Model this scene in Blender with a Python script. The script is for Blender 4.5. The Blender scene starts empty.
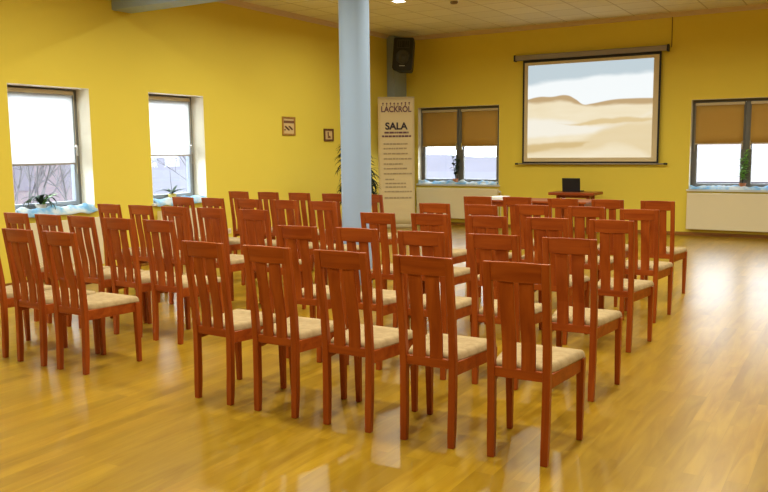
import bpy, bmesh, math, random
from mathutils import Vector, Matrix, noise
PI = math.pi
scene = bpy.context.scene
COL = scene.collection

# ------------------------------------------------------------------ helpers
def link(o, parent=None):
    COL.objects.link(o)
    if parent is not None: o.parent = parent
    return o

def obj(name, bm, mat, parent=None, smooth=False, bevel=0.0, autosmooth=False):
    bmesh.ops.recalc_face_normals(bm, faces=bm.faces)
    me = bpy.data.meshes.new(name)
    bm.to_mesh(me); bm.free()
    for m in (mat if isinstance(mat, (list, tuple)) else [mat]): me.materials.append(m)
    if smooth:
        for p in me.polygons: p.use_smooth = True
    o = bpy.data.objects.new(name, me)
    link(o, parent)
    if bevel > 0:
        b = o.modifiers.new('bevel', 'BEVEL'); b.width = bevel; b.segments = 2; b.limit_method = 'ANGLE'; b.angle_limit = math.radians(35)
        b.harden_normals = False
    return o

def tag(o, label, cat, group=None, kind=None):
    if label: o['label'] = label
    if cat: o['category'] = cat
    if group: o['group'] = group
    if kind: o['kind'] = kind
    return o

def thing(name, label, cat, loc=(0, 0, 0), rot=(0, 0, 0), group=None):
    o = bpy.data.objects.new(name, None)
    o.empty_display_size = 0.1
    link(o); o.location = loc; o.rotation_euler = rot
    return tag(o, label, cat, group)

def struct(name, bm, mat, parent=None, **k):
    o = obj(name, bm, mat, parent, **k)
    if parent is None: o['kind'] = 'structure'
    return o

def copy_tree(o, parent=None):
    c = o.copy(); COL.objects.link(c)
    if parent is not None: c.parent = parent
    for ch in list(o.children): copy_tree(ch, c)
    return c

def BM(): return bmesh.new()

def box(bm, x0, x1, y0, y1, z0, z1, M=None, mi=0):
    vs = [Vector((x, y, z)) for x in (x0, x1) for y in (y0, y1) for z in (z0, z1)]
    if M is not None: vs = [M @ v if isinstance(M, Matrix) else Vector(M(v)) for v in vs]
    v = [bm.verts.new(p) for p in vs]
    for f in ((0, 1, 3, 2), (4, 6, 7, 5), (0, 4, 5, 1), (2, 3, 7, 6), (0, 2, 6, 4), (1, 5, 7, 3)):
        fc = bm.faces.new([v[i] for i in f]); fc.material_index = mi
    return v

def loft(bm, rings, cap=True, mi=0, closed=True):
    R = [[bm.verts.new(p) for p in r] for r in rings]
    n = len(R[0])
    for a, b in zip(R[:-1], R[1:]):
        for i in range(n if closed else n - 1):
            j = (i + 1) % n
            f = bm.faces.new((a[i], a[j], b[j], b[i])); f.material_index = mi
    if cap:
        for r in (R[0], R[-1]):
            try:
                f = bm.faces.new(r); f.material_index = mi
            except ValueError: pass
    return R

def rect(cx, cy, z, hx, hy): return [(cx-hx, cy-hy, z), (cx+hx, cy-hy, z), (cx+hx, cy+hy, z), (cx-hx, cy+hy, z)]
def circ(cx, cy, z, r, n=24): return [(cx+r*math.cos(2*PI*i/n), cy+r*math.sin(2*PI*i/n), z) for i in range(n)]
def lathe(bm, prof, cx=0, cy=0, n=24, mi=0): return loft(bm, [circ(cx, cy, z, max(r, 1e-4), n) for r, z in prof], mi=mi)

def tube(bm, pts, rad, n=8, mi=0):
    pts = [Vector(p) for p in pts]
    rads = rad if isinstance(rad, (list, tuple)) else [rad]*len(pts)
    rings = []; prev = None
    for i, p in enumerate(pts):
        t = (pts[min(i+1, len(pts)-1)] - pts[max(i-1, 0)]).normalized()
        a = prev if prev is not None else (Vector((0, 0, 1)) if abs(t.z) < .9 else Vector((1, 0, 0)))
        u = (a - t*a.dot(t)).normalized(); w = t.cross(u); prev = u
        rings.append([p + (u*math.cos(2*PI*k/n) + w*math.sin(2*PI*k/n))*rads[i] for k in range(n)])
    loft(bm, rings, mi=mi)

def grid(bm, nu, nv, fn, mi=0):
    V = [[bm.verts.new(fn(i/nu, j/nv)) for j in range(nv+1)] for i in range(nu+1)]
    for i in range(nu):
        for j in range(nv):
            f = bm.faces.new((V[i][j], V[i+1][j], V[i+1][j+1], V[i][j+1])); f.material_index = mi
    return V

# ------------------------------------------------------------------ materials
def srgb(r, g, b):
    def c(v):
        v /= 255.0
        return v/12.92 if v <= .04045 else ((v+.055)/1.055)**2.4
    return (c(r), c(g), c(b), 1)

def nt(name):
    m = bpy.data.materials.new(name); m.use_nodes = True
    t = m.node_tree
    return m, t, t.nodes['Principled BSDF'], t.nodes['Material Output']

def mat(name, col, rough=.5, metal=0, spec=.5, noise_amt=0.0, noise_scale=8, bump=0.0, coat=0, trans=0, emit=None, es=0, sheen=0):
    m, t, b, o = nt(name)
    b.inputs['Base Color'].default_value = col
    b.inputs['Roughness'].default_value = rough
    b.inputs['Metallic'].default_value = metal
    b.inputs['Specular IOR Level'].default_value = spec
    b.inputs['Coat Weight'].default_value = coat
    b.inputs['Sheen Weight'].default_value = sheen
    if emit:
        b.inputs['Emission Color'].default_value = emit; b.inputs['Emission Strength'].default_value = es
    if noise_amt or bump:
        tc = t.nodes.new('ShaderNodeTexCoord'); n = t.nodes.new('ShaderNodeTexNoise')
        n.inputs['Scale'].default_value = noise_scale; n.inputs['Detail'].default_value = 4
        t.links.new(tc.outputs['Object'], n.inputs['Vector'])
        if noise_amt:
            mr = t.nodes.new('ShaderNodeMapRange'); mr.inputs['To Min'].default_value = 1-noise_amt; mr.inputs['To Max'].default_value = 1+noise_amt
            t.links.new(n.outputs['Fac'], mr.inputs['Value'])
            mx = t.nodes.new('ShaderNodeVectorMath'); mx.operation = 'SCALE'; mx.inputs[0].default_value = col[:3]
            t.links.new(mr.outputs['Result'], mx.inputs['Scale']); t.links.new(mx.outputs['Vector'], b.inputs['Base Color'])
        if bump:
            bp = t.nodes.new('ShaderNodeBump'); bp.inputs['Strength'].default_value = bump; bp.inputs['Distance'].default_value = .01
            t.links.new(n.outputs['Fac'], bp.inputs['Height']); t.links.new(bp.outputs['Normal'], b.inputs['Normal'])
    return m

def wood_mat(name, c1, c2, rough=.42, axis='Z', scale=1.0, coat=.03, spec=.28):
    m, t, b, o = nt(name)
    N, L = t.nodes, t.links
    tc = N.new('ShaderNodeTexCoord'); mp = N.new('ShaderNodeMapping')
    s = {'Z': (22, 22, 1.6), 'X': (1.6, 22, 22), 'Y': (22, 1.6, 22)}[axis]
    mp.inputs['Scale'].default_value = [v*scale for v in s]
    oi = N.new('ShaderNodeObjectInfo'); ad = N.new('ShaderNodeVectorMath'); ad.operation = 'ADD'
    sc = N.new('ShaderNodeMath'); sc.operation = 'MULTIPLY'; sc.inputs[1].default_value = 40
    L.new(oi.outputs['Random'], sc.inputs[0])
    L.new(tc.outputs['Object'], mp.inputs['Vector']); L.new(mp.outputs['Vector'], ad.inputs[0]); L.new(sc.outputs[0], ad.inputs[1])
    n = N.new('ShaderNodeTexNoise'); n.inputs['Scale'].default_value = 1; n.inputs['Detail'].default_value = 5; n.inputs['Distortion'].default_value = .6
    L.new(ad.outputs['Vector'], n.inputs['Vector'])
    r = N.new('ShaderNodeValToRGB'); r.color_ramp.elements[0].color = c1; r.color_ramp.elements[1].color = c2
    r.color_ramp.elements[0].position = .33; r.color_ramp.elements[1].position = .68
    L.new(n.outputs['Fac'], r.inputs['Fac']); L.new(r.outputs['Color'], b.inputs['Base Color'])
    b.inputs['Roughness'].default_value = rough; b.inputs['Coat Weight'].default_value = coat; b.inputs['Coat Roughness'].default_value = .2
    b.inputs['Specular IOR Level'].default_value = spec
    return m

def floor_mat():
    m, t, b, o = nt('laminate')
    N, L = t.nodes, t.links
    tc = N.new('ShaderNodeTexCoord'); sp = N.new('ShaderNodeSeparateXYZ'); L.new(tc.outputs['Object'], sp.inputs[0])
    # boards run along Y: brick texture with swapped axes
    cb = N.new('ShaderNodeCombineXYZ'); L.new(sp.outputs['Y'], cb.inputs['X']); L.new(sp.outputs['X'], cb.inputs['Y'])
    br = N.new('ShaderNodeTexBrick')
    br.inputs['Scale'].default_value = 1; br.inputs['Brick Width'].default_value = 1.28; br.inputs['Row Height'].default_value = .096
    br.inputs['Mortar Size'].default_value = .0012; br.inputs['Mortar Smooth'].default_value = .3; br.offset = .37; br.offset_frequency = 2
    br.inputs['Color1'].default_value = (0, 0, 0, 1); br.inputs['Color2'].default_value = (1, 1, 1, 1); br.inputs['Mortar'].default_value = (.4, .4, .4, 1)
    L.new(cb.outputs[0], br.inputs['Vector'])
    mp = N.new('ShaderNodeMapping'); mp.inputs['Scale'].default_value = (9, 1.1, 1); L.new(tc.outputs['Object'], mp.inputs['Vector'])
    ad = N.new('ShaderNodeVectorMath'); ad.operation = 'ADD'; L.new(mp.outputs[0], ad.inputs[0])
    ms = N.new('ShaderNodeVectorMath'); ms.operation = 'SCALE'; ms.inputs['Scale'].default_value = 7; L.new(br.outputs['Color'], ms.inputs[0]); L.new(ms.outputs[0], ad.inputs[1])
    n = N.new('ShaderNodeTexNoise'); n.inputs['Scale'].default_value = 1.6; n.inputs['Detail'].default_value = 6; n.inputs['Distortion'].default_value = 1.2
    L.new(ad.outputs[0], n.inputs['Vector'])
    r = N.new('ShaderNodeValToRGB')
    e = r.color_ramp.elements; e[0].position = .3; e[0].color = FLOOR1; e[1].position = .72; e[1].color = FLOOR2
    L.new(n.outputs['Fac'], r.inputs['Fac'])
    mr = N.new('ShaderNodeMapRange'); mr.inputs['To Min'].default_value = .84; mr.inputs['To Max'].default_value = 1.12; L.new(br.outputs['Color'], mr.inputs['Value'])
    sc = N.new('ShaderNodeVectorMath'); sc.operation = 'SCALE'; L.new(r.outputs['Color'], sc.inputs[0]); L.new(mr.outputs[0], sc.inputs['Scale'])
    mo = N.new('ShaderNodeMapRange'); mo.inputs['To Min'].default_value = 1; mo.inputs['To Max'].default_value = .9; L.new(br.outputs['Fac'], mo.inputs['Value'])
    s2 = N.new('ShaderNodeVectorMath'); s2.operation = 'SCALE'; L.new(sc.outputs[0], s2.inputs[0]); L.new(mo.outputs[0], s2.inputs['Scale'])
    L.new(s2.outputs[0], b.inputs['Base Color'])
    n2 = N.new('ShaderNodeTexNoise'); n2.inputs['Scale'].default_value = 1.3; n2.inputs['Detail'].default_value = 3; L.new(tc.outputs['Object'], n2.inputs['Vector'])
    rr = N.new('ShaderNodeMapRange'); rr.inputs['To Min'].default_value = FR0; rr.inputs['To Max'].default_value = FR1; L.new(n2.outputs['Fac'], rr.inputs['Value'])
    L.new(rr.outputs[0], b.inputs['Roughness'])
    b.inputs['Specular IOR Level'].default_value = .38
    return m

FLOOR1 = srgb(142, 104, 16); FLOOR2 = srgb(164, 128, 30); FR0 = .26; FR1 = .34

def ceiling_mat():
    m, t, b, o = nt('ceiling_tiles')
    N, L = t.nodes, t.links
    tc = N.new('ShaderNodeTexCoord')
    br = N.new('ShaderNodeTexBrick'); br.offset = 0
    br.inputs['Scale'].default_value = 1; br.inputs['Brick Width'].default_value = .6; br.inputs['Row Height'].default_value = .6
    br.inputs['Mortar Size'].default_value = .012; br.inputs['Mortar Smooth'].default_value = .1
    br.inputs['Color1'].default_value = srgb(226, 220, 194); br.inputs['Color2'].default_value = srgb(236, 230, 204); br.inputs['Mortar'].default_value = srgb(196, 186, 152)
    L.new(tc.outputs['Object'], br.inputs['Vector']); L.new(br.outputs['Color'], b.inputs['Base Color'])
    n = N.new('ShaderNodeTexNoise'); n.inputs['Scale'].default_value = 60; L.new(tc.outputs['Object'], n.inputs['Vector'])
    bp = N.new('ShaderNodeBump'); bp.inputs['Strength'].default_value = .15; bp.inputs['Distance'].default_value = .005
    L.new(n.outputs['Fac'], bp.inputs['Height']); L.new(bp.outputs['Normal'], b.inputs['Normal'])
    b.inputs['Roughness'].default_value = .9
    return m

def glass_mat():
    m, t, b, o = nt('window_glass')
    N, L = t.nodes, t.links
    tr = N.new('ShaderNodeBsdfTransparent'); tr.inputs['Color'].default_value = (.95, .97, .97, 1)
    gl = N.new('ShaderNodeBsdfGlossy'); gl.inputs['Roughness'].default_value = .02
    lw = N.new('ShaderNodeLayerWeight'); pw = N.new('ShaderNodeMath'); pw.operation = 'POWER'; pw.inputs[1].default_value = 5
    L.new(lw.outputs['Facing'], pw.inputs[0]); fr = N.new('ShaderNodeMath'); fr.operation = 'MULTIPLY_ADD'; fr.inputs[1].default_value = .9; fr.inputs[2].default_value = .03
    L.new(pw.outputs[0], fr.inputs[0])
    mx = N.new('ShaderNodeMixShader'); L.new(fr.outputs[0], mx.inputs[0]); L.new(tr.outputs[0], mx.inputs[1]); L.new(gl.outputs[0], mx.inputs[2])
    L.new(mx.outputs[0], o.inputs['Surface'])
    return m

def fabric_translucent(name, col, tcol, fac, rough=.8):
    m, t, b, o = nt(name)
    N, L = t.nodes, t.links
    b.inputs['Base Color'].default_value = col; b.inputs['Roughness'].default_value = rough; b.inputs['Specular IOR Level'].default_value = .2
    tl = N.new('ShaderNodeBsdfTranslucent'); tl.inputs['Color'].default_value = tcol
    mx = N.new('ShaderNodeMixShader'); mx.inputs[0].default_value = fac
    L.new(b.outputs[0], mx.inputs[1]); L.new(tl.outputs[0], mx.inputs[2]); L.new(mx.outputs[0], o.inputs['Surface'])
    return m

def tulle_mat():
    m, t, b, o = nt('blue_tulle')
    N, L = t.nodes, t.links
    tc = N.new('ShaderNodeTexCoord'); n = N.new('ShaderNodeTexNoise'); n.inputs['Scale'].default_value = 7; n.inputs['Detail'].default_value = 3
    L.new(tc.outputs['Object'], n.inputs['Vector'])
    r = N.new('ShaderNodeValToRGB'); e = r.color_ramp.elements
    e[0].position = .38; e[0].color = srgb(150, 208, 244); e[1].position = .58; e[1].color = srgb(240, 248, 252)
    L.new(n.outputs['Fac'], r.inputs['Fac']); L.new(r.outputs[0], b.inputs['Base Color'])
    b.inputs['Roughness'].default_value = .7
    tl = N.new('ShaderNodeBsdfTranslucent'); L.new(r.outputs[0], tl.inputs['Color'])
    mx = N.new('ShaderNodeMixShader'); mx.inputs[0].default_value = .4
    L.new(b.outputs[0], mx.inputs[1]); L.new(tl.outputs[0], mx.inputs[2]); L.new(mx.outputs[0], o.inputs['Surface'])
    return m

def seat_fabric():
    m, t, b, o = nt('seat_fabric')
    N, L = t.nodes, t.links
    tc = N.new('ShaderNodeTexCoord'); n = N.new('ShaderNodeTexNoise'); n.inputs['Scale'].default_value = 26; n.inputs['Detail'].default_value = 3
    L.new(tc.outputs['Object'], n.inputs['Vector'])
    r = N.new('ShaderNodeValToRGB'); e = r.color_ramp.elements
    e[0].position = .36; e[0].color = srgb(166, 140, 100); e[1].position = .68; e[1].color = srgb(180, 154, 114)
    L.new(n.outputs['Fac'], r.inputs['Fac']); L.new(r.outputs[0], b.inputs['Base Color'])
    n2 = N.new('ShaderNodeTexNoise'); n2.inputs['Scale'].default_value = 300; L.new(tc.outputs['Object'], n2.inputs['Vector'])
    bp = N.new('ShaderNodeBump'); bp.inputs['Strength'].default_value = .2; bp.inputs['Distance'].default_value = .003
    L.new(n2.outputs['Fac'], bp.inputs['Height']); L.new(bp.outputs['Normal'], b.inputs['Normal'])
    b.inputs['Roughness'].default_value = .9; b.inputs['Specular IOR Level'].default_value = .15
    return m

WALLC = srgb(231, 207, 78)
M = dict(
    wall=mat('yellow_paint', WALLC, .75, spec=.25, noise_amt=.02, noise_scale=2, bump=.05),
    reveal=mat('reveal_paint', srgb(246, 240, 220), .7, spec=.3),
    cream=mat('cornice_paint', srgb(214, 190, 160), .7),
    column=mat('blue_grey_paint', srgb(156, 178, 208), .55, spec=.4, noise_amt=.02, noise_scale=3),
    pilaster=mat('grey_blue_paint', srgb(150, 164, 176), .6),
    floor=floor_mat(), ceiling=ceiling_mat(), glass=glass_mat(),
    base=wood_mat('skirting_wood', srgb(120, 74, 22), srgb(160, 104, 40), .4, 'X'),
    frame=mat('grey_window_frame', srgb(108, 106, 100), .4, spec=.5),
    frame_in=mat('grey_sash', srgb(138, 146, 154), .4),
    sill=mat('sill_white', srgb(225, 222, 214), .35),
    blind_white=fabric_translucent('white_blind_cloth', srgb(244, 244, 240), srgb(250, 250, 248), .72),
    blind_tan=fabric_translucent('tan_blind_cloth', srgb(192, 152, 76), srgb(190, 140, 50), .06),
    alu=mat('beige_metal', srgb(196, 178, 140), .4),
    chrome=mat('brushed_steel', srgb(190, 190, 190), .25, metal=1),
    wood=wood_mat('cherry_wood', srgb(136, 56, 13), srgb(164, 78, 22), .36, 'Z'),
    woodx=wood_mat('cherry_wood_rail', srgb(136, 56, 13), srgb(164, 78, 22), .36, 'X'),
    fabric=seat_fabric(),
    black=mat('black_plastic', srgb(22, 22, 24), .45, noise_amt=.1, noise_scale=60),
    blackg=mat('black_cone', srgb(58, 58, 60), .35),
    grille=mat('dark_grille', srgb(34, 34, 36), .6),
    logo=mat('pale_badge', srgb(190, 190, 190), .4),
    rad=mat('radiator_enamel', srgb(228, 214, 178), .35, spec=.5),
    tulle=tulle_mat(),
    leaf_dark=mat('dark_leaf', srgb(48, 64, 46), .75, spec=.15, noise_amt=.35, noise_scale=9),
    leaf_grey=mat('grey_green_leaf', srgb(40, 52, 42), .8, spec=.1, noise_amt=.45, noise_scale=5),
    leaf_light=mat('bright_leaf', srgb(122, 178, 62), .45, noise_amt=.2, noise_scale=9),
    pot=mat('terracotta', srgb(178, 118, 82), .8, noise_amt=.1),
    pot_white=mat('white_ceramic', srgb(222, 214, 200), .3),
    pot_yellow=mat('yellow_ceramic', srgb(206, 186, 90), .35),
    soil=mat('soil', srgb(60, 42, 28), .95, noise_amt=.3, noise_scale=40),
    screen_margin=mat('screen_cloth', srgb(214, 196, 158), .85),
    screen_black=mat('screen_black_border', srgb(24, 22, 22), .7),
    case=mat('screen_case_grey', srgb(150, 140, 128), .4),
    cable=mat('dark_cable', srgb(120, 84, 30), .6),
    banner=mat('banner_cloth', srgb(226, 206, 160), .6),
    ink=mat('dark_ink', srgb(52, 42, 56), .7),
    ink_pale=mat('faded_ink', srgb(178, 156, 122), .7),
    ink_purple=mat('plum_ink', srgb(112, 74, 84), .7),
    paper=mat('white_paper', srgb(250, 250, 250), .7),
    laptop=mat('laptop_black', srgb(20, 22, 30), .4),
    picw=wood_mat('picture_frame_wood', srgb(150, 108, 42), srgb(176, 130, 60), .4, 'Z'),
    picd=wood_mat('dark_frame_wood', srgb(88, 54, 24), srgb(116, 74, 34), .4, 'Z'),
    card=mat('cream_card', srgb(214, 182, 124), .7),
    cardd=mat('brown_print', srgb(120, 78, 44), .7),
    lampglass=mat('lamp_diffuser', (1, 1, 1, 1), .5, emit=(1, .93, .80, 1), es=6),
    lamprim=mat('lamp_rim', srgb(230, 225, 215), .4),
    detector=mat('detector_plastic', srgb(120, 96, 66), .5),
    socket=mat('socket_plastic', srgb(236, 214, 190), .4),
    bark=mat('bark', srgb(92, 88, 90), .95, noise_amt=.25, noise_scale=6),
    grass=mat('winter_ground', srgb(88, 87, 92), .95, spec=0, noise_amt=.15, noise_scale=.3),
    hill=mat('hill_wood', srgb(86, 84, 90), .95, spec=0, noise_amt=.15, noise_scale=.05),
    house=mat('house_render', srgb(92, 90, 94), .9, spec=0, noise_amt=.03),
    house_pink=mat('pink_render', srgb(118, 106, 108), .9, spec=0, noise_amt=.05),
    roof=mat('roof_tiles', srgb(92, 84, 84), .8, noise_amt=.1, noise_scale=4),
    hwin=mat('far_window_dark', srgb(106, 100, 106), .5, spec=.1),
)

def screen_image_mat():
    m, t, b, o = nt('projected_dunes')
    N, L = t.nodes, t.links
    tc = N.new('ShaderNodeTexCoord'); sp = N.new('ShaderNodeSeparateXYZ'); L.new(tc.outputs['Generated'], sp.inputs[0])
    U = sp.outputs['X']; V = sp.outputs['Z']
    def val(x): n = N.new('ShaderNodeValue'); n.outputs[0].default_value = x; return n.outputs[0]
    def ma(op, a, b_=None, c=None):
        n = N.new('ShaderNodeMath'); n.operation = op
        for i, x in enumerate((a, b_, c)):
            if x is None: continue
            if isinstance(x, (int, float)): n.inputs[i].default_value = x
            else: L.new(x, n.inputs[i])
        return n.outputs[0]
    def noise_(scale, sx=1, sy=1, detail=4):
        mp = N.new('ShaderNodeMapping'); mp.inputs['Scale'].default_value = (sx, 1, sy); L.new(tc.outputs['Generated'], mp.inputs['Vector'])
        n = N.new('ShaderNodeTexNoise'); n.inputs['Scale'].default_value = scale; n.inputs['Detail'].default_value = detail; L.new(mp.outputs[0], n.inputs['Vector']); return n.outputs['Fac']
    def mixc(f, a, b_):
        n = N.new('ShaderNodeMix'); n.data_type = 'RGBA'; L.new(f, n.inputs['Factor'])
        for s, x in (('A', a), ('B', b_)):
            sock = [k for k in n.inputs if k.name == s and k.type == 'RGBA'][0]
            if isinstance(x, tuple): sock.default_value = x
            else: L.new(x, sock)
        return [k for k in n.outputs if k.type == 'RGBA'][0]
    def step(x, edge, soft):       # 1 where x > edge
        n = N.new('ShaderNodeMapRange'); n.interpolation_type = 'SMOOTHSTEP'
        L.new(ma('SUBTRACT', x, edge), n.inputs['Value']); n.inputs['From Min'].default_value = -soft; n.inputs['From Max'].default_value = soft
        return n.outputs[0]
    def curve(pts):                # piecewise-linear function of U through a float curve
        n = N.new('ShaderNodeFloatCurve'); cv = n.mapping.curves[0]
        cv.points[0].location = pts[0]; cv.points[1].location = pts[-1]
        for p in pts[1:-1]: cv.points.new(*p)
        for p in cv.points: p.handle_type = 'AUTO'
        n.mapping.update(); L.new(U, n.inputs['Value']); return n.outputs[0]
    W = ma('MULTIPLY', ma('SUBTRACT', noise_(3, 2, 5), .5), .05)
    Vn = ma('ADD', V, W)
    sand = mixc(noise_(2.5, 1.2, 5), srgb(226, 208, 168), srgb(240, 230, 204))
    def band(col, base, top, soft=.012, add=None):
        nonlocal sand
        a = step(Vn, curve(base), soft); b_ = ma('SUBTRACT', 1.0, step(Vn, curve(top), soft))
        sand = mixc(ma('MULTIPLY', ma('MULTIPLY', a, b_), add or .85), sand, col)
    band(srgb(238, 234, 222), [(0, .22), (.35, .24), (.6, .27), (.8, .35), (1, .46)], [(0, .42), (.3, .40), (.55, .33), (.8, .36), (1, .47)], .03)
    band(srgb(214, 188, 136), [(0, .5), (.34, .355), (.7, .36), (1, .38)], [(0, .45), (.34, .36), (.6, .40), (.8, .415), (1, .40)], .012)
    band(srgb(220, 198, 152), [(0, .04), (.3, .06), (.6, .1), (.7, .15), (1, .0)], [(0, .14), (.3, .17), (.45, .19), (.7, .33), (1, .36)], .04, .7)
    band(srgb(204, 176, 120), [(0, .05), (.2, .09), (.45, .12), (.5, .16), (1, .2)], [(0, .14), (.15, .16), (.3, .17), (.45, .17), (1, .1)], .02, .8)
    sky = mixc(step(ma('ADD', V, ma('MULTIPLY', ma('SUBTRACT', noise_(2, 1.5, 3), .5), .12)), curve([(0, .79), (.35, .83), (.7, .86), (1, .86)]), .035), srgb(238, 243, 244), srgb(188, 203, 210))
    dune_top = curve([(0, .635), (.1, .66), (.2, .655), (.33, .665), (.4, .62), (.47, .56), (.52, .565), (.7, .60), (.85, .605), (1, .60)])
    dune_base = curve([(0, .60), (.2, .60), (.33, .60), (.42, .57), (.5, .545), (.7, .548), (1, .545)])
    img = mixc(step(Vn, dune_base, .02), sand, srgb(188, 160, 118))
    img = mixc(step(V, dune_top, .008), img, sky)
    b.inputs['Base Color'].default_value = (.02, .02, .02, 1); b.inputs['Roughness'].default_value = .8
    L.new(img, b.inputs['Emission Color']); b.inputs['Emission Strength'].default_value = SCREEN_E
    return m
SCREEN_E = .75
M['image'] = screen_image_mat()

# ------------------------------------------------------------------ room dimensions
LX = -8.369; BY = 14.563; HC = 3.805; RX = 6.5; FY = -3.5; TH = .36
W1 = (5.666, 6.782, .83, 2.33); W2 = (7.752, 8.80, .83, 2.34)
B1 = (-7.935, -6.146, .825, 2.375); B2 = (-2.618, -.86, .80, 2.325)
W3 = (3.58, 4.70, .83, 2.33); W4 = (1.5, 2.6, .83, 2.33)

bm = BM(); box(bm, LX-TH, RX+.2, FY-.2, BY+TH, -.12, 0); struct('floor', bm, M['floor'])
bm = BM(); box(bm, LX-TH, RX+.2, FY-.2, BY+TH, HC, HC+.12); struct('ceiling', bm, M['ceiling'])

def wall_with_holes(name, u0, u1, holes, T):
    bm = BM(); u = u0
    for (a, b, c, d) in sorted(holes):
        box(bm, u, a, 0, TH, 0, HC, T)
        box(bm, a, b, 0, TH, 0, c, T); box(bm, a, b, 0, TH, d, HC, T); u = b
    box(bm, u, u1, 0, TH, 0, HC, T)
    return struct(name, bm, M['wall'])
TL = lambda v: (LX - v[1], v[0], v[2])       # u=Y, w=outward
TB = lambda v: (v[0], BY + v[1], v[2])
wall_with_holes('wall_left', FY, BY, [W1, W2, W3, W4], TL)
wall_with_holes('wall_back', LX-TH, RX+.2, [B1, B2], TB)
bm = BM(); box(bm, RX, RX+.2, FY, BY, 0, HC); struct('wall_right', bm, M['wall'])
bm = BM(); box(bm, LX, RX, FY-.2, FY, 0, HC); struct('wall_front', bm, M['wall'])

# skirting, cornice
bm = BM(); box(bm, LX+.26, RX, BY-.016, BY, 0, .06); struct('baseboard_back', bm, M['base'], bevel=.004)
bm = BM(); box(bm, LX, LX+.016, FY, BY-.50, 0, .06); struct('baseboard_left', bm, M['base'], bevel=.004)
bm = BM(); box(bm, RX-.016, RX, FY, BY-.016, 0, .06); struct('baseboard_right', bm, M['base'], bevel=.004)
def cornice(name, T, a, b):
    bm = BM()
    prof = [(0, HC-.075), (0, HC), (-.075, HC), (-.06, HC-.02), (-.03, HC-.035), (-.015, HC-.06)]
    loft(bm, [[Vector(T(Vector((u, w, z)))) for w, z in prof] for u in (a, b)])
    struct(name, bm, M['cream'])
cornice('trim_1', TB, LX, RX)
cornice('trim_2', TL, FY, 7.2)
cornice('trim_3', TL, 7.52, BY)

# blue-grey beam, round column, corner pilaster
bm = BM(); box(bm, LX, RX, 7.2, 7.52, 3.34, HC); tag(struct('ceiling_beam', bm, M['column'], bevel=.01), 'blue-grey painted beam crossing under the ceiling from the left wall', 'beam')
CX, CY, CR = -5.005, 7.70, .172
bm = BM(); lathe(bm, [(CR, 0), (CR, HC)], CX, CY, 64)
o = struct('round_column', bm, M['column'], smooth=True); tag(o, 'tall round pale blue-grey column standing between the chair rows', 'column')
md = o.modifiers.new('edge', 'EDGE_SPLIT'); md.split_angle = math.radians(40)
bm = BM(); box(bm, LX, LX+.17, 14.06, BY, 0, HC-.02); tag(struct('corner_pilaster', bm, M['pilaster'], bevel=.01), 'square grey-blue pilaster in the far left corner behind the banner', 'pillar')

# ------------------------------------------------------------------ windows
def ring(bm, T, a, b, c, d, w0, w1, t):
    box(bm, a, a+t, w0, w1, c, d, T); box(bm, b-t, b, w0, w1, c, d, T)
    box(bm, a+t, b-t, w0, w1, c, c+t, T); box(bm, a+t, b-t, w0, w1, d-t, d, T)

def window(n, T, hole, depth, sashes):
    a, b, c, d = hole
    bm = BM(); ring(bm, T, a, b, c, d, depth, depth+.07, .05)
    cuts = [a+.05 + (b-a-.10)*i/sashes for i in range(sashes+1)]
    for u in cuts[1:-1]: box(bm, u-.035, u+.035, depth, depth+.07, c+.05, d-.05, T)
    f = struct('window_%d' % n, bm, M['frame'], bevel=.004)
    for i in range(sashes):
        p = cuts[i] + (.035 if i else 0); q = cuts[i+1] - (.035 if i < sashes-1 else 0)
        bm = BM(); ring(bm, T, p+.002, q-.002, c+.052, d-.052, depth-.018, depth+.055, .05)
        s = obj('sash', bm, M['frame_in'] if sashes == 1 else M['frame'], f, bevel=.005)
        bm = BM(); box(bm, p+.045, q-.045, depth+.02, depth+.03, c+.095, d-.095, T)
        obj('pane', bm, M['glass'], s)
        hz = (c+d)/2 + .04; hu = q-.028 if (sashes == 1 or i == 0) else p+.028
        bm = BM(); box(bm, hu-.014, hu+.014, depth-.03, depth-.016, hz-.035, hz+.035, T)
        box(bm, hu-.009, hu+.009, depth-.062, depth-.03, hz-.01, hz+.01, T)
        box(bm, hu-.011, hu+.011, depth-.07, depth-.052, hz-.125, hz+.012, T)
        obj('handle', bm, M['chrome'], s, bevel=.003)
    # painted reveal lining and sill board
    bm = BM()
    box(bm, a-.0005, a+.004, .001, depth, c, d, T); box(bm, b-.004, b+.0005, .001, depth, c, d, T); box(bm, a+.004, b-.004, .001, depth, d-.004, d+.0005, T)
    obj('reveal', bm, M['reveal'], f)
    bm = BM(); box(bm, a-.03, b+.03, -.045, -.0005, c-.03, c+.002, T); box(bm, a+.004, b-.004, -.0005, depth, c-.03, c+.002, T)
    obj('sill', bm, M['sill'], f, bevel=.004)
    return cuts

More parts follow.
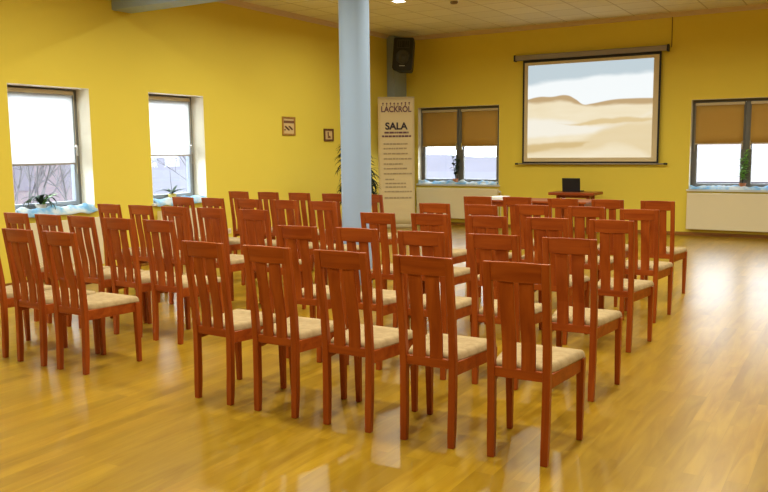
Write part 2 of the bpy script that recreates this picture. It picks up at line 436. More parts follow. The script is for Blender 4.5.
def blind(T, p, q, top, bot, w, m, label, group=None, chain=1):
    mid = T(Vector(((p+q)/2, w, top)))
    t = thing('roller_blind', label, 'blind', mid, group=group)
    Ti = lambda v: tuple(Vector(T(v)) - Vector(mid))
    bm = BM(); box(bm, p, q, w-.022, w+.02, top-.05, top, Ti); obj('cassette', bm, M['alu'], t, bevel=.01)
    def fn(u, v): return Vector(Ti(Vector((p+.012+(q-p-.024)*u, w+.003*math.sin(u*9), bot+.015+(top-.05-bot-.015)*v))))
    bm = BM(); grid(bm, 8, 4, fn)
    o = obj('blind_cloth', bm, m, t, smooth=True)
    s = o.modifiers.new('thick', 'SOLIDIFY'); s.thickness = .0008
    bm = BM(); box(bm, p+.01, q-.01, w-.008, w+.008, bot, bot+.022, Ti); obj('bottom_bar', bm, M['alu'] if m is M['blind_tan'] else M['case'], t, bevel=.003)
    bm = BM()
    u = q-.006 if chain > 0 else p+.006
    tube(bm, [Ti(Vector((u, w-.025, z))) for z in (top-.03, (top+bot)/2, bot-.12)], .0025, 6)
    obj('chain', bm, M['alu'], t)

window(1, TL, W1, .24, 1); window(2, TL, W2, .24, 1); window(5, TL, W3, .24, 1); window(6, TL, W4, .24, 1)
window(3, TB, B1, .13, 2); window(4, TB, B2, .13, 2)
blind(TL, W1[0]+.07, W1[1]-.09, 2.30, 1.39, .20, M['blind_white'], 'white roller blind half drawn in the left wall window nearest the camera')
blind(TL, W2[0]+.07, W2[1]-.09, 2.31, 1.47, .20, M['blind_white'], 'white roller blind half drawn in the second window of the left wall')
def blinds2(hole, bot, names):
    a, b, c, d = hole; m = (a+b)/2
    blind(TB, a+.055, m-.045, d-.055, bot, .09, M['blind_tan'], names[0], chain=-1)
    blind(TB, m+.045, b-.055, d-.055, bot, .09, M['blind_tan'], names[1])
blinds2(B1, 1.575, ('tan roller blind on the left pane of the far window beside the banner', 'tan roller blind on the right pane of the far window beside the banner'))
blinds2(B2, 1.565, ('tan roller blind on the left pane of the far window right of the screen', 'tan roller blind on the pane at the right edge, right of the screen'))

# tulle on the sills
def tulle(T, a, b, z, depth, label, seed, hang=.05, hi=.07):
    random.seed(seed)
    bm = BM()
    def fn(u, v):
        x = a+.02+(b-a-.04)*u
        ww = -.055 + (depth+.02)*v
        lump = noise.noise(Vector((x*7+seed, v*2.2, seed)))*.5+.5
        lump2 = noise.noise(Vector((x*19, v*5, seed*2.)))*.5
        h = z + .012 + max(0, math.sin(PI*v))*(hi*lump) + .02*lump2*math.sin(PI*v)
        if v < .18:
            f = (.18-v)/.18
            h = z+.012 - hang*f*(.55+.9*lump); ww = -.050-.012*f*(1+lump2)
        return Vector(T(Vector((x, ww, h))))
    grid(bm, 90, 16, fn)
    o = obj('blue_tulle', bm, M['tulle'], smooth=True)
    s = o.modifiers.new('thick', 'SOLIDIFY'); s.thickness = .003
    tag(o, label, 'fabric')
tulle(TL, W1[0], W1[1], W1[2], .20, 'pale blue tulle draped along the sill of the left wall window nearest the camera', 3, .05, .09)
tulle(TL, W2[0], W2[1], W2[2], .20, 'pale blue tulle draped along the sill of the second left wall window', 5, .05, .09)
tulle(TB, B1[0], B1[1], B1[2], .12, 'pale blue tulle along the far window sill beside the banner', 8, .004, .10)
tulle(TB, B2[0], B2[1], B2[2], .12, 'pale blue tulle along the far window sill right of the screen', 11, .004, .10)

# ------------------------------------------------------------------ radiators
def radiator(T, a, b, z0, z1, label, side=1):
    mid = Vector(T(Vector(((a+b)/2, 0, 0))))
    t = thing('radiator', label, 'radiator', mid)
    Ti = lambda v: tuple(Vector(T(v)) - mid)
    bm = BM(); box(bm, a, b, -.125, -.105, z0, z1, Ti); obj('front_panel', bm, M['rad'], t, bevel=.006)
    bm = BM(); box(bm, a+.01, b-.01, -.055, -.035, z0+.01, z1-.01, Ti); obj('rear_panel', bm, M['rad'], t, bevel=.006)
    bm = BM()
    n = int((b-a)/.03)
    for i in range(n):
        u = a+.015+(b-a-.03)*i/n; box(bm, u, u+.012, -.105, -.055, z1-.012, z1-.004, Ti)
    box(bm, a, a+.008, -.105, -.055, z0+.02, z1, Ti); box(bm, b-.008, b, -.105, -.055, z0+.02, z1, Ti)
    for i in range(n): 
        u = a+.02+(b-a-.04)*i/n; box(bm, u, u+.004, -.105, -.055, z0+.03, z1-.02, Ti)
    obj('top_grille', bm, M['rad'], t)
    bm = BM()
    for u in (a+.15, b-.15): box(bm, u-.02, u+.02, -.035, -.002, z0+.05, z1-.08, Ti)
    obj('bracket', bm, M['rad'], t)
    u = b if side > 0 else a
    s = 1 if side > 0 else -1
    bm = BM(); tube(bm, [Ti(Vector((u-.001*s, -.08, z1-.06))), Ti(Vector((u+.05*s, -.08, z1-.06)))], .012, 12)
    tube(bm, [Ti(Vector((u+.05*s, -.08, z1-.06))), Ti(Vector((u+.05*s, -.08, .0)))], .008, 10)
    v = obj('valve_pipe', bm, M['rad'], t, smooth=True)
    bm = BM(); tube(bm, [Ti(Vector((u+.05*s, -.10, z1-.06))), Ti(Vector((u+.05*s, -.12, z1-.06))), Ti(Vector((u+.05*s, -.18, z1-.055)))], [.017, .021, .019], 14)
    obj('thermostat_head', bm, M['pot_white'], v, smooth=True)
radiator(TL, W1[0]+.06, W1[1]-.0, .13, .73, 'cream panel radiator under the left wall window nearest the camera')
radiator(TL, W2[0]+.02, W2[1]-.1, .13, .73, 'cream panel radiator under the second left wall window')
radiator(TB, B1[0]+.02, B1[1]+.03, .145, .755, 'cream panel radiator under the far window beside the banner')
radiator(TB, B2[0]-.0, B2[1]-.1, .12, .745, 'wide cream panel radiator at the right edge of the back wall')

# ------------------------------------------------------------------ chairs
def post_y(z):
    P = [(0, 0), (.2, .010), (.43, .014), (.6, .004), (.8, -.022), (1.0, -.052)]
    for (a, b), (c, d) in zip(P[:-1], P[1:]):
        if z <= c:
            t = (z-a)/(c-a); return b+(d-b)*t
    return P[-1][1]
def post_x(z): return .1375 + .0085*z
WO = dict(bevel=.004)
def make_chair():
    t = thing('wooden_chair', '', 'chair')
    for s in (-1, 1):
        bm = BM(); zs = [0, .1, .2, .3, .43, .5, .6, .7, .8, .9, 1.0]
        loft(bm, [rect(s*post_x(z), post_y(z), z, .0195 if z > .1 else .018+.015*z, .019 - .0055*max(0, (z-.45)/.55) - (.003 if z < .05 else 0)) for z in zs])
        obj('leg', bm, M['wood'], t, **WO)
    for s in (-1, 1):
        bm = BM(); zs = [0, .15, .3, .447]
        loft(bm, [rect(s*(.194+.002*(z/.447)), .4245+.006*(1-z/.447), z, .015+.006*z/.447, .015+.006*z/.447) for z in zs])
        obj('leg', bm, M['wood'], t, **WO)
    # top rail, slightly bowed
    bm = BM(); rings = []
    for i in range(9):
        u = -1+2*i/8; x = u*.128; bow = -.010*(1-u*u); tz = .004*(1-u*u)
        def c(z): return post_y(z)+bow
        rings.append([(x, c(.905)-.011, .905-tz*.5), (x, c(1.0)-.009, .999+tz), (x, c(1.0)+.009, .999+tz), (x, c(.905)+.011, .905-tz*.5)])
    loft(bm, rings); obj('top_rail', bm, M['woodx'], t, **WO)
    # two broad curved slats
    for s in (-1, 1):
        bm = BM(); rings = []
        for i in range(13):
            z = .452+(.912-.452)*i/12
            lum = -.010*math.sin(PI*(i/12))*math.cos(PI*(i/12)*.9)
            y = post_y(z) - .004 - lum
            rings.append(rect(s*(.0475+.003*z), y, z, .0365, .0065))
        loft(bm, rings); obj('slat', bm, M['wood'], t, bevel=.003)
    bm = BM(); box(bm, -.127, .127, .002, .026, .415, .465); obj('lower_rail', bm, M['woodx'], t, **WO)
    bm = BM()
    for s in (-1, 1):
        loft(bm, [[(s*(x-.010), y, .378), (s*(x+.011), y, .378), (s*(x+.011), y, .449), (s*(x-.010), y, .449)] for x, y in ((.143, .030), (.192, .405))])
    box(bm, -.176, .176, .414, .436, .385, .447)
    obj('seat_frame', bm, M['woodx'], t, bevel=.003)
    # cushion with rounded edge and a slight dish
    bm = BM(); n = 14
    def hw(y): return .124 + .028*min(1, y/.10) + (.215-.152)*max(0, (y-.05)/.41)
    def plan(u, v):
        y = .032+.424*v; x = (u*2-1)*hw(y-.0)
        cu = abs(u*2-1); 
        if v > .9: y -= .018*cu**4*(v-.9)/.1
        return x, y
    def top(u, v):
        x, y = plan(u, v); e = min(min(u, 1-u)*2*hw(y), (1-v)*.424, v*.424+.004)
        r = .028; e = min(e, r); h = math.sqrt(max(0, r*r-(r-e)**2))/r
        dish = .006*math.sin(PI*u)*math.sin(PI*v)
        return Vector((x, y, .455+.037*h-dish))
    us = [0, .012, .035, .08, .2, .35, .5, .65, .8, .92, .965, .988, 1]
    V = [[bm.verts.new(top(u, v)) for v in us] for u in us]
    B = [[bm.verts.new(Vector((*plan(u, v), .4475))) for v in us] for u in us]
    k = len(us)-1
    for i in range(k):
        for j in range(k):
            bm.faces.new((V[i][j], V[i+1][j], V[i+1][j+1], V[i][j+1])); bm.faces.new((B[i][j], B[i][j+1], B[i+1][j+1], B[i+1][j]))
    for i in range(k):
        bm.faces.new((V[i][0], B[i][0], B[i+1][0], V[i+1][0])); bm.faces.new((V[i][k], V[i+1][k], B[i+1][k], B[i][k]))
        bm.faces.new((V[0][i], V[0][i+1], B[0][i+1], B[0][i])); bm.faces.new((V[k][i], B[k][i], B[k][i+1], V[k][i+1]))
    obj('seat_cushion', bm, M['fabric'], t, smooth=True)
    return t

CH = {'R11': (-3.390, 3.564, -2.2), 'R12': (-2.899, 3.561, 0.7), 'R13': (-2.4, 3.569, 0.9), 'R14': (-1.902, 3.577, 1.9), 'R15': (-1.404, 3.586, 2.3),
 'R21': (-3.485, 4.618, 2.9), 'R22': (-3.003, 4.663, 1.6), 'R23': (-2.499, 4.658, 4.0), 'R24': (-1.996, 4.687, 2.0), 'R25': (-1.502, 4.688, 1.7),
 'R31': (-3.575, 5.872, 2.7), 'R32': (-3.12, 5.956, 2.6), 'R33': (-2.588, 5.948, 1.9), 'R34': (-2.099, 5.982, 1.9), 'R35': (-1.603, 5.987, -0.2),
 'R41': (-3.676, 7.127, 2.9), 'R42': (-3.161, 7.098, 3.2), 'R43': (-2.71, 7.271, 1.4), 'R44': (-2.179, 7.241, 4.0), 'R45': (-1.668, 7.109, 1.7),
 'R51': (-3.751, 8.324, 3.2), 'R52': (-3.295, 8.374, 1.4), 'R53': (-2.752, 8.309, 0.9), 'R54': (-2.277, 8.312, 1.1), 'R55': (-1.769, 8.286, 0.6),
 'L13': (-5.663, 3.581, 0.4), 'L14': (-5.188, 3.569, -.3), 'L15': (-4.732, 3.571, .3),
 'L21': (-6.213, 4.257, -2.4), 'L22': (-5.82, 4.281, -1.9), 'L23': (-5.489, 4.349, -2.1), 'L24': (-5.137, 4.422, 3.5), 'L25': (-4.75, 4.491, 1.9),
 'L31': (-6.402, 5.401, -1.7), 'L32': (-6.088, 5.519, -1.4), 'L33': (-5.686, 5.57, 0.2), 'L34': (-5.311, 5.674, 1.2), 'L35': (-4.81, 5.711, 0.9),
 'L41': (-6.574, 6.576, -1.5), 'L42': (-6.289, 6.752, -0.3), 'L43': (-5.851, 6.833, 2.0), 'L44': (-5.438, 6.97, 2.9), 'L45': (-4.921, 6.967, 3.0),
 'L51': (-6.836, 7.808, 0.0), 'L52': (-6.479, 7.962, 0.2), 'L53': (-6.09, 8.098, 0.6), 'L54': (-5.629, 8.183, 0.3), 'L55': (-5.127, 8.247, 0.6)}
ROW = {1: 'nearest', 2: 'second nearest', 3: 'middle', 4: 'second farthest', 5: 'farthest'}
POS = {1: 'leftmost', 2: 'second from left', 3: 'middle one', 4: 'second from right', 5: 'rightmost'}
LROW = {'2': 4.53, '3': 5.72, '4': 6.95, '5': 8.22}
for k, (x, y, a) in list(CH.items()):
    if k[0] == 'L' and k[1] in LROW: CH[k] = (x*LROW[k[1]]/y, LROW[k[1]], a*.3)
proto = make_chair(); first = True
for k, (x, y, a) in CH.items():
    c = proto if first else copy_tree(proto); first = False
    c.location = (x, y, 0); c.rotation_euler = (0, 0, math.radians(a))
    r, i = int(k[1]), int(k[2]); side = 'right' if k[0] == 'R' else 'left'
    if k == 'L13': lab = 'reddish slat-back chair cut off by the picture\'s left edge'
    elif k == 'L14': lab = 'reddish slat-back chair, middle of three in the nearest row, left block'
    elif k == 'L15': lab = 'reddish slat-back chair, rightmost in the nearest row, left block'
    elif k == 'L55': lab = 'reddish slat-back chair behind the column, farthest row, left block'
    elif k == 'R15': lab = 'reddish slat-back chair largest in view, rightmost in the nearest row, right block'
    else: lab = 'reddish slat-back chair, %s in the %s row, %s block' % (POS[i], ROW[r], side)
    c['label'] = lab
    c['group'] = 'slat-back chairs in the %s block' % side

# ------------------------------------------------------------------ projection screen
t = thing('projection_screen', 'pull-down projection screen on the back wall showing a sand dune picture', 'screen', (-4.38, BY, 1.25))
def S(x): return x+4.38
y1 = -.07
bm = BM(); box(bm, S(-5.79), S(-3.03), -.105, -.015, 3.17-1.25, 3.265-1.25); cs = obj('case', bm, M['case'], t, bevel=.015)
bm = BM(); 
for u in (-5.815, -3.03): box(bm, S(u), S(u+.03), -.115, -.01, 3.155-1.25, 3.275-1.25)
obj('end_cap', bm, M['black'], cs, bevel=.008)
bm = BM(); box(bm, S(-5.64), S(-3.12), y1-.002, y1, .0, 1.93); obj('border', bm, M['screen_black'], t)
bm = BM(); box(bm, S(-5.605), S(-3.155), y1-.004, y1-.0022, .03, 1.87); obj('white_cloth', bm, M['screen_margin'], t)
bm = BM(); box(bm, S(-5.535), S(-3.245), y1-.0055, y1-.0042, .10, 1.815); obj('projected_picture', bm, M['image'], t)
bm = BM(); tube(bm, [(S(-5.74), y1, -.012), (S(-3.0), y1, -.012)], .013, 12); bar = obj('bottom_bar', bm, M['case'], t, smooth=True)
bm = BM()
for u in (-5.75, -3.0): tube(bm, [(S(u)-.03, y1, -.012), (S(u)+.03, y1, -.012)], .018, 12)
obj('bar_end', bm, M['black'], bar, smooth=True)
bm = BM(); tube(bm, [(-2.972, BY-.008, 3.23), (-2.972, BY-.010, 3.5), (-2.974, BY-.008, HC-.07)], .006, 8)
tag(obj('screen_cable', bm, M['cable'], smooth=True), 'thin cable running up the back wall from the projection screen case', 'cable')

# ------------------------------------------------------------------ loudspeaker
t = thing('loudspeaker', 'black loudspeaker hanging high in the far left corner above the banner', 'speaker', (-7.80, 13.80, 3.345))
t.rotation_euler = (math.radians(-6), math.radians(3), math.radians(14))
W_, H_, D_ = .205, .315, .16
bm = BM(); loft(bm, [[(-w, -D_, z), (w, -D_, z), (w*.72, D_, z), (-w*.72, D_, z)] for w, z in ((W_*.86, -H_), (W_, -H_*.84), (W_, H_*.88), (W_*.94, H_))])
cab = obj('cabinet', bm, M['black'], t, bevel=.018)
F = Matrix.Rotation(PI/2, 4, 'X')
def disc(prof, cz, n=32):
    bm = BM(); loft(bm, [[(r*math.cos(2*PI*i/n), -D_-d, cz+r*math.sin(2*PI*i/n)) for i in range(n)] for r, d in prof]); return bm
obj('woofer', disc([(.135, 0), (.135, .012), (.122, .018), (.116, .008), (.06, -.004+.008), (.055, .006), (.035, .018), (.008, .021)], -.06), M['blackg'], t, smooth=True)
bm = BM()
box(bm, -.125, .125, -D_-.014, -D_, .11, .125); box(bm, -.125, .125, -D_-.014, -D_, .255, .27)
box(bm, -.125, -.11, -D_-.014, -D_, .125, .255); box(bm, .11, .125, -D_-.014, -D_, .125, .255)
for x in (-.075, -.035, .035, .075): box(bm, x-.006, x+.006, -D_-.012, -D_, .125, .255)
obj('horn', bm, M['blackg'], t, bevel=.004)
bm = BM(); box(bm, -.055, .055, -D_-.004, -D_+.001, -.235, -.222); obj('badge', bm, M['logo'], t)
bm = BM(); tube(bm, [(-.02, D_-.01, .0), (-.06, D_+.06, .0), (-.17, D_+.12, .0), (-.262, .40, .0), (-.33, .46, 0)], .018, 10); obj('bracket', bm, M['black'], t)

# ------------------------------------------------------------------ roll-up banner
pl = Vector((-8.20, 13.42, 0)); pr_ = Vector((-7.60, 13.80, 0)); wv = (pr_-pl); wid = wv.length; ang = math.atan2(wv.y, wv.x)
t = thing('roll_up_banner', 'tall cream roll-up banner reading SALA standing in the far left corner', 'banner', (pl+pr_)/2, (0, 0, ang))
h = wid/2
bm = BM(); grid(bm, 10, 20, lambda u, v: Vector((-h+2*h*u+(.5-u)*.0*v, .006*math.sin(u*PI), .07+2.46*v)))
o = obj('printed_cloth', bm, M['banner'], t, smooth=True); s = o.modifiers.new('thick', 'SOLIDIFY'); s.thickness = .002
bm = BM(); box(bm, -h-.015, h+.015, -.10, .10, 0, .07); obj('base', bm, M['alu'], t, bevel=.02)
bm = BM(); box(bm, -h, h, -.012, .012, 2.525, 2.55); obj('top_bar', bm, M['alu'], t, bevel=.004)
bm = BM(); tube(bm, [(0, .035, .07), (0, .03, 2.53)], .010, 10); obj('support_pole', bm, M['chrome'], t, smooth=True)
def text(s, size, x, z, m, parent, y=-.006, sx=1.0, name='lettering', ext=.0008, bold=0):
    cu = bpy.data.curves.new(name, 'FONT'); cu.body = s; cu.size = size; cu.align_x = 'CENTER'; cu.extrude = ext; cu.offset = bold
    tmp = bpy.data.objects.new('tmp', cu); COL.objects.link(tmp)
    bpy.context.view_layer.update()
    me = bpy.data.meshes.new_from_object(tmp.evaluated_get(bpy.context.evaluated_depsgraph_get()))
    COL.objects.unlink(tmp); bpy.data.objects.remove(tmp)
    me.materials.clear(); me.materials.append(m)
    me.transform(Matrix.Translation((x, y, z)) @ Matrix.Rotation(PI/2, 4, 'X') @ Matrix.Diagonal((sx, 1, 1, 1)))
    o = bpy.data.objects.new(name, me); link(o, parent); return o
text('LACKRÓL', .155, 0, 2.26, M['ink_purple'], t, sx=.86, name='logo_lettering', bold=.004)
bm = BM(); random.seed(4)
for i in range(8):
    x = -h+.10+i*(2*h-.2)/7; z = 2.42+.015*random.random()
    loft(bm, [[(x+.016*math.cos(2*PI*k/12), yy, z+.016*math.sin(2*PI*k/12)) for k in range(12)] for yy in (-.0075, -.0055)])
    box(bm, x-.006, x+.006, -.0075, -.0055, z-.045, z-.016)
obj('logo_figures', bm, M['ink_purple'], t)
text('SALA', .185, -.0, 1.925, M['ink'], t, sx=1.02, name='heading_lettering', bold=.006)
def rows(zs, m, name, x0, hgt, seed):
    random.seed(seed); bm = BM()
    for z, a, b in zs:
        x = a
        while x < b-.01:
            w = min(random.uniform(.025, .09), b-x); box(bm, x, x+w, -.0075, -.0055, z, z+hgt); x += w+.010
    return obj(name, bm, m, t)
rows([(1.845, -.23, .24), (1.775, -.28, .29)], M['ink_purple'], 'subheading', 0, .034, 2)
for q, ln in enumerate([(1.63, -.25, .22), (1.54, -.25, .2), (1.44, -.25, .22), (1.34, -.25, .30), (1.24, -.25, .12), (1.15, -.25, .22), (1.05, -.25, .3), (.94, -.22, -.05), (.86, -.22, .18), (.79, -.22, .2), (.70, -.24, .30)]):
    rows([ln], M['ink_pale'], 'text_line', 0, .026, 3+q)
rows([(.575, -.24, .29)], M['ink_pale'], 'footer_line', 0, .030, 6)

# ------------------------------------------------------------------ front tables, laptop, papers
def table(name, label, x0, x1, y0, y1, top, th, apron, inset=.05):
    t = thing(name, label, 'table', ((x0+x1)/2, (y0+y1)/2, 0)); hx = (x1-x0)/2; hy = (y1-y0)/2
    bm = BM(); box(bm, -hx, hx, -hy, hy, top-th, top); obj('tabletop', bm, M['woodx'], t, bevel=.006)
    bm = BM()
    a = hx-inset; b = hy-inset
    box(bm, -a, a, -b, -b+.02, top-th-apron, top-th); box(bm, -a, a, b-.02, b, top-th-apron, top-th)
    box(bm, -a, -a+.02, -b+.02, b-.02, top-th-apron, top-th); box(bm, a-.02, a, -b+.02, b-.02, top-th-apron, top-th)
    obj('apron', bm, M['woodx'], t, bevel=.003)
    for sx in (-1, 1):
        for sy in (-1, 1):
            bm = BM(); cx = sx*(a-.012); cy = sy*(b-.012)
            loft(bm, [rect(cx, cy, 0, .022, .022), rect(cx, cy, top-th, .03, .03)]); obj('leg', bm, M['wood'], t, bevel=.004)
    return t
table('wooden_table', 'long reddish wooden table beyond the farthest chairs with white papers', -5.03, -3.47, 11.45, 12.15, .745, .03, .075)
table('wooden_desk', 'reddish wooden desk with a laptop on it against the back wall under the screen', -4.87, -4.04, 13.80, 14.36, .745, .05, .05, .13)
t = thing('laptop', 'open black laptop standing on the wooden desk below the screen', 'laptop', (-4.525, 14.05, .745))
bm = BM(); box(bm, -.165, .165, .0, .23, 0, .02); base = obj('base', bm, M['laptop'], t, bevel=.004)
bm = BM(); box(bm, -.15, .15, .03, .16, .02, .022); obj('keyboard', bm, M['black'], base)
bm = BM(); R_ = Matrix.Rotation(math.radians(7), 4, 'X'); box(bm, -.165, .165, -.010, .002, .012, .25, R_); lid = obj('lid', bm, M['laptop'], t, bevel=.004)
bm = BM(); box(bm, -.15, .15, .002, .0035, .03, .235, R_); obj('screen', bm, M['hwin'], lid)
t = thing('paper_stack', 'thick stack of white papers on the left end of the long table', 'paper', (-4.88, 11.62, .745))
bm = BM(); random.seed(7)
for i in range(14):
    dx, dy, a = random.uniform(-.006, .006), random.uniform(-.006, .006), random.uniform(-.04, .04)
    box(bm, -.105, .105, -.15, .15, i*.0035, i*.0035+.0033, Matrix.Translation((dx, dy, 0)) @ Matrix.Rotation(a, 4, 'Z'))
obj('sheets', bm, M['paper'], t)

# ------------------------------------------------------------------ pictures, socket, lamps, detector
def picture(name, label, y0, y1, z0, z1, fm, mode):
    c = ((y0+y1)/2, (z0+z1)/2); t = thing(name, label, 'picture', (LX, c[0], c[1])); a = (y1-y0)/2; b = (z1-z0)/2
    T = lambda v: (v[1], v[0], v[2])
    bm = BM(); ring(bm, T, -a, a, -b, b, .001, .022, .03 if mode else .035); obj('frame', bm, fm, t, bevel=.004)
    bm = BM(); box(bm, -a+.025, a-.025, .001, .008, -b+.025, b-.025, T); obj('card', bm, M['card'], t)
    bm = BM()
    if mode:
        box(bm, -a+.03, a-.03, .008, .010, b*.30, b*.58, T)
        for i in range(14):
            x = -a*.6+1.2*a*((i*37) % 14)/14; z = -b*.42+b*.42*((i*5) % 7)/7
            box(bm, x-.02, x+.022, .008, .010, z-.010, z+.012, T)
    else:
        loft(bm, [[T(Vector((x, w, z))) for x, z in ((-a*.15, -b*.5), (a*.4, -b*.5), (a*.35, -b*.2), (a*.05, -b*.1), (a*.02, b*.5), (-a*.25, b*.45))] for w in (.008, .010)])
    obj('print', bm, M['cardd'], t)
picture('framed_certificate', 'larger light wood framed certificate on the left wall', 10.63, 10.98, 1.79, 2.10, M['picw'], 1)
picture('framed_picture', 'small dark framed picture on the left wall beside the column', 11.82, 12.12, 1.695, 1.92, M['picd'], 0)
t = thing('wall_socket', 'pale wall socket low on the left wall past the second window', 'socket', (LX, 9.256, .314))
bm = BM(); box(bm, .0, .012, -.04, .04, -.04, .04); obj('plate', bm, M['socket'], t, bevel=.005)
bm = BM(); loft(bm, [[(x, .022*math.cos(2*PI*k/16), .022*math.sin(2*PI*k/16)) for k in range(16)] for x in (.012, .0145)]); obj('outlet', bm, M['cream'], t)

def lamp(x, y, label, grp):
    t = thing('ceiling_lamp', label, 'lamp', (x, y, HC), group=grp)
    s = .10
    T = lambda v: (v[0], v[1], -v[2])
    bm = BM(); ring2 = lambda a, b, c: box(bm, a, b, *c, -.0, .012, T)
    box(bm, -s, s, -s, -s+.015, 0, .012, T); box(bm, -s, s, s-.015, s, 0, .012, T); box(bm, -s, -s+.015, -s+.015, s-.015, 0, .012, T); box(bm, s-.015, s, -s+.015, s-.015, 0, .012, T)
    obj('rim', bm, M['lamprim'], t, bevel=.003)
    bm = BM(); box(bm, -s+.015, s-.015, -s+.015, s-.015, .001, .006, T); obj('diffuser', bm, M['lampglass'], t)
    L = bpy.data.lights.new('lamp_light', 'AREA'); L.shape = 'SQUARE'; L.size = .17; L.energy = LAMP_W; L.color = (.98, 1, .86); L.spread = math.radians(LAMP_SPREAD)
    lo = bpy.data.objects.new('lamp_light', L); link(lo, t); lo.location = (0, 0, -.02)
LAMP_W = 28; LAMP_SPREAD = 166
for x in (-6.3, -3.9, -1.5, .9):
    for y in (10.97, 8.5, 6.0, 3.6, 1.2):
        lamp(x, y, 'small square recessed ceiling lamp glowing at the top edge by the column' if (x == -6.3 and y == 10.97) else 'small square recessed ceiling lamp above the chairs, outside the picture', 'recessed ceiling lamps')
t = thing('smoke_detector', 'small brownish detector on the ceiling right of the glowing lamp', 'detector', (-5.62, 11.50, HC))
bm = BM(); lathe(bm, [(.06, 0), (.06, -.02), (.045, -.035), (.02, -.04)]); obj('housing', bm, M['detector'], t, smooth=True)

# ------------------------------------------------------------------ plants
def leaf(bm, base, yaw, length, width, lift, droop, n=7, fold=.25):
    p = Vector(base); d = Vector((math.cos(yaw), math.sin(yaw), 0)); side = Vector((-math.sin(yaw), math.cos(yaw), 0))
    el = lift; prev = None; step = length/n
    for i in range(n+1):
        f = i/n; w = width*math.sin(PI*min(1, .12+.88*f))**.7*(1-.25*f) if i < n else .0008
        a = bm.verts.new(p-side*w+Vector((0, 0, fold*w))); b = bm.verts.new(p); c = bm.verts.new(p+side*w+Vector((0, 0, fold*w)))
        if prev:
            bm.faces.new((prev[0], prev[1], b, a)); bm.faces.new((prev[1], prev[2], c, b))
        prev = (a, b, c)
        p = p+(d*math.cos(el)+Vector((0, 0, 1))*math.sin(el))*step; el -= droop/n

def pot(t, r, h, m, z=0):
    bm = BM(); lathe(bm, [(r*.7, z), (r*.95, z+h*.85), (r*1.05, z+h*.86), (r*1.05, z+h), (r*.92, z+h), (r*.9, z+h*.9)], n=24)
    p = obj('pot', bm, m, t, smooth=True); md = p.modifiers.new('e', 'EDGE_SPLIT'); md.split_angle = .6
    bm = BM(); lathe(bm, [(r*.9, z+h*.86), (r*.9, z+h*.9)], n=20); obj('soil', bm, M['soil'], p)

# tall drooping plant behind the column
t = thing('potted_dracaena', 'tall dark drooping potted plant half hidden behind the blue column', 'plant', (-7.12, 11.0, 0))
pot(t, .17, .32, M['pot']); random.seed(21)
bm = BM()
stems = []
for i in range(4):
    a = i*1.6; pts = [(.04*math.cos(a), .04*math.sin(a), .28), (.07*math.cos(a), .07*math.sin(a), .8), (.10*math.cos(a), .10*math.sin(a), 1.1+.14*i)]
    tube(bm, pts, [.014, .012, .010], 8); stems.append(pts)
obj('stem', bm, M['bark'], t, smooth=True)
bm = BM()
for i, pts in enumerate(stems):
    for z in [k*.05 for k in range(int((pts[-1][2]-.62)/.05))]:
        for k in range(9):
            f = (.62+z-.28)/(pts[-1][2]-.28); x = pts[0][0]+(pts[-1][0]-pts[0][0])*f; y = pts[0][1]+(pts[-1][1]-pts[0][1])*f
            leaf(bm, (x, y, .62+z), random.uniform(0, 2*PI), random.uniform(.28, .42), .04, random.uniform(.5, 1.2), random.uniform(1.7, 2.7))
    for k in range(16): leaf(bm, pts[-1], random.uniform(0, 2*PI), random.uniform(.28, .38), .026, random.uniform(.6, 1.4), random.uniform(1.4, 2.6))
o = obj('foliage', bm, M['leaf_grey'], t, smooth=True); o['kind'] = 'stuff'

# aloe-like plant on the first sill
t = thing('potted_aloe', 'low dark spreading potted plant with one bright leaf on the nearest left sill', 'plant', (-8.50, 6.10, .835))
pot(t, .065, .09, M['pot_white']); random.seed(3); bm = BM()
for k in range(15): leaf(bm, (0, 0, .085), k*2*PI/15+random.uniform(-.2, .2), random.uniform(.26, .36), .022, random.uniform(.7, 1.3), random.uniform(1.8, 2.8))
obj('leaves', bm, M['leaf_dark'], t, smooth=True)
bm = BM()
for k in range(5): leaf(bm, (.0, .04, .085), .5+k*.5, .24, .030, 1.2-.1*k, 1.2)
o = obj('leaves', bm, M['leaf_light'], t, smooth=True); o['label'] = 'bright green leaves'
# plant on the second sill
t = thing('potted_orchid', 'flat dark-leaved potted plant with a thin bare stalk on the second left sill', 'plant', (-8.50, 8.24, .842))
pot(t, .06, .10, M['pot_yellow']); bm = BM()
for k in range(9): leaf(bm, (0, 0, .10), k*2*PI/9+random.uniform(-.2, .2), random.uniform(.20, .27), .022, random.uniform(.3, .7), random.uniform(.4, 1.0))
obj('leaves', bm, M['leaf_dark'], t, smooth=True)
bm = BM(); tube(bm, [(0, 0, .09), (-.01, -.01, .25), (.0, -.03, .46)], [.004, .003, .002], 6); obj('stalk', bm, M['bark'], t, smooth=True)
# upright plants by the mullions
def upright(x, y, z, label, name, h_, lm, seed, spread, up=True):
    random.seed(seed)
    t = thing(name, label, 'plant', (x, y, z)); pot(t, .055, .10, M['pot'])
    bm = BM(); bl = BM()
    for i in range(5):
        a = random.uniform(0, 2*PI); top = h_*random.uniform(.6, 1); dx = spread*math.cos(a)*.5; dy = spread*math.sin(a)*.25
        pts = [(0, 0, .09), (dx*.3, dy*.3, .09+top*.4), (dx, dy, .09+top)]
        tube(bm, pts, [.004, .003, .002], 6)
        for k in range(11):
            f = .2+.8*k/10; leaf(bl, (dx*f, dy*f, .09+top*f), random.uniform(0, 2*PI), random.uniform(.07, .11), .026, random.uniform(.1, .9), 1.0, n=4)
    obj('stem', bm, M['leaf_dark'], t, smooth=True); obj('leaves', bl, lm, t, smooth=True)
upright(-7.10, BY+.035, .838, 'upright leafy potted plant on the far window sill beside the banner', 'leafy_potted_plant', .50, M['leaf_dark'], 5, .16)
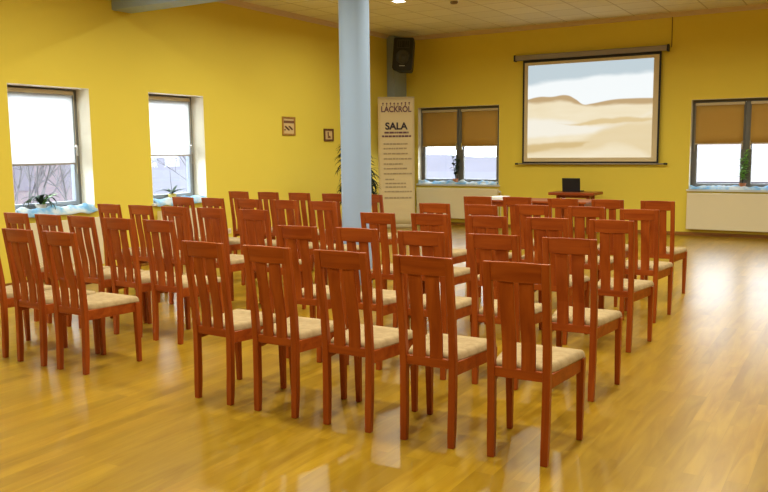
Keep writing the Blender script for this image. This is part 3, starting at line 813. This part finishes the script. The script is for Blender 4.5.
upright(-1.765, BY+.035, .815, 'slender pale green potted plant on the window sill right of the screen', 'slender_potted_plant', .56, M['leaf_light'], 9, .10)

# ------------------------------------------------------------------ outdoors
bm = BM(); box(bm, -600, 200, -60, 320, -4.3, -4.0); tag(obj('ground', bm, M['grass']), 'pale winter ground outside the windows', 'ground', kind='structure')
def tree(x, y, h_, seed, label):
    random.seed(seed); t = thing('bare_tree', label, 'tree', (x, y, -4.0), group='bare trees outside the left windows'); bm = BM()
    def br(p, d, l, r, depth):
        pts = [p]; q = p
        for i in range(3):
            d2 = (d+Vector((random.uniform(-.18, .18), random.uniform(-.18, .18), random.uniform(-.05, .12)))).normalized(); q = q+d2*l/3; pts.append(q); d = d2
        tube(bm, pts, [r, r*.85, r*.7, r*.5], 5)
        if depth == 0: return
        for k in range(5 if depth > 2 else 4):
            nd = (d+Vector((random.uniform(-1, 1), random.uniform(-1, 1), random.uniform(-.2, .7)))).normalized()
            br(pts[random.choice((2, 3))], nd, l*.68, r*.5, depth-1)
    br(Vector((0, 0, 0)), Vector((0, 0, 1)), h_*.42, .10, 5)
    obj('branches', bm, M['bark'], t)
tree(-18.5, 12.6, 8.5, 1, 'bare tree behind the left half of the nearest left window')
tree(-24.5, 19.0, 8.5, 2, 'bare tree behind the right half of the nearest left window')
tree(-25.5, 27.0, 9, 3, 'bare tree behind the second left window')
def house(x, y, wx, wy, hw_, hr, m, label, ang=0):
    t = thing('house', label, 'building', (x, y, -4.0), (0, 0, ang))
    bm = BM(); box(bm, -wx/2, wx/2, -wy/2, wy/2, 0, hw_); obj('wall', bm, m, t)
    bm = BM(); loft(bm, [[(sx*(wx/2+.4), -wy/2-.4, hw_), (sx*(wx/2+.4), wy/2+.4, hw_), (sx*(wx/2+.4), 0, hw_+hr)] for sx in (-1, 1)]); obj('roof', bm, M['roof'], t)
    for i in range(4):
        for z in (1.0, 3.8):
            if z+1.4 > hw_: continue
            u = -wx/2+wx*(i+.5)/4
            bm = BM(); box(bm, u-.5, u+.5, -wy/2-.04, wy/2+.04, z, z+1.3); obj('window', bm, M['hwin'], t)
house(-38, 22.0, 10, 9, 6.0, 2.2, M['house_pink'], 'pinkish building seen through the nearest left window', PI/2)
house(-5.5, 62, 14, 10, 3.2, 1.6, M['house'], 'pale low house seen through the far window right of the screen', .15)
house(-13, 85, 12, 10, 3.6, 2.2, M['house'], 'second pale house farther behind the right-hand far window', -.2)
bm = BM()
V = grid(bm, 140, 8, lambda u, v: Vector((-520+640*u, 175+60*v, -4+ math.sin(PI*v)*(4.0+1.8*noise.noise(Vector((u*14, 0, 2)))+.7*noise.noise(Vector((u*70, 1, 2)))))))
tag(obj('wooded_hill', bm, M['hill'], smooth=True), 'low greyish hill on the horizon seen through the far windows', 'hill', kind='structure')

# ------------------------------------------------------------------ world (overcast daylight)
w = bpy.data.worlds.new('World'); scene.world = w; w.use_nodes = True
bg = w.node_tree.nodes['Background']; bg.inputs['Color'].default_value = (.86, .93, 1.04, 1); bg.inputs['Strength'].default_value = 7.4

# ------------------------------------------------------------------ camera
cam = bpy.data.cameras.new('camera'); cam.sensor_fit = 'HORIZONTAL'; cam.sensor_width = 36; cam.lens = 798.2*36/768; cam.clip_end = 600; cam.clip_start = .05
co = bpy.data.objects.new('camera', cam); COL.objects.link(co)
X_ = Vector((0.85697, 0.51526, -0.01027)); Y_ = Vector((-0.05322, 0.10831, 0.99269)); Z_ = Vector((0.5126, -0.85016, 0.12024))
co.matrix_world = Matrix(((X_.x, Y_.x, Z_.x, 0), (X_.y, Y_.y, Z_.y, 0), (X_.z, Y_.z, Z_.z, 1.5399), (0, 0, 0, 1)))
scene.camera = co
vs = scene.view_settings; vs.view_transform = 'Standard'; vs.look = 'None'; vs.gamma = 1; vs.use_curve_mapping = False; vs.exposure = 0.5
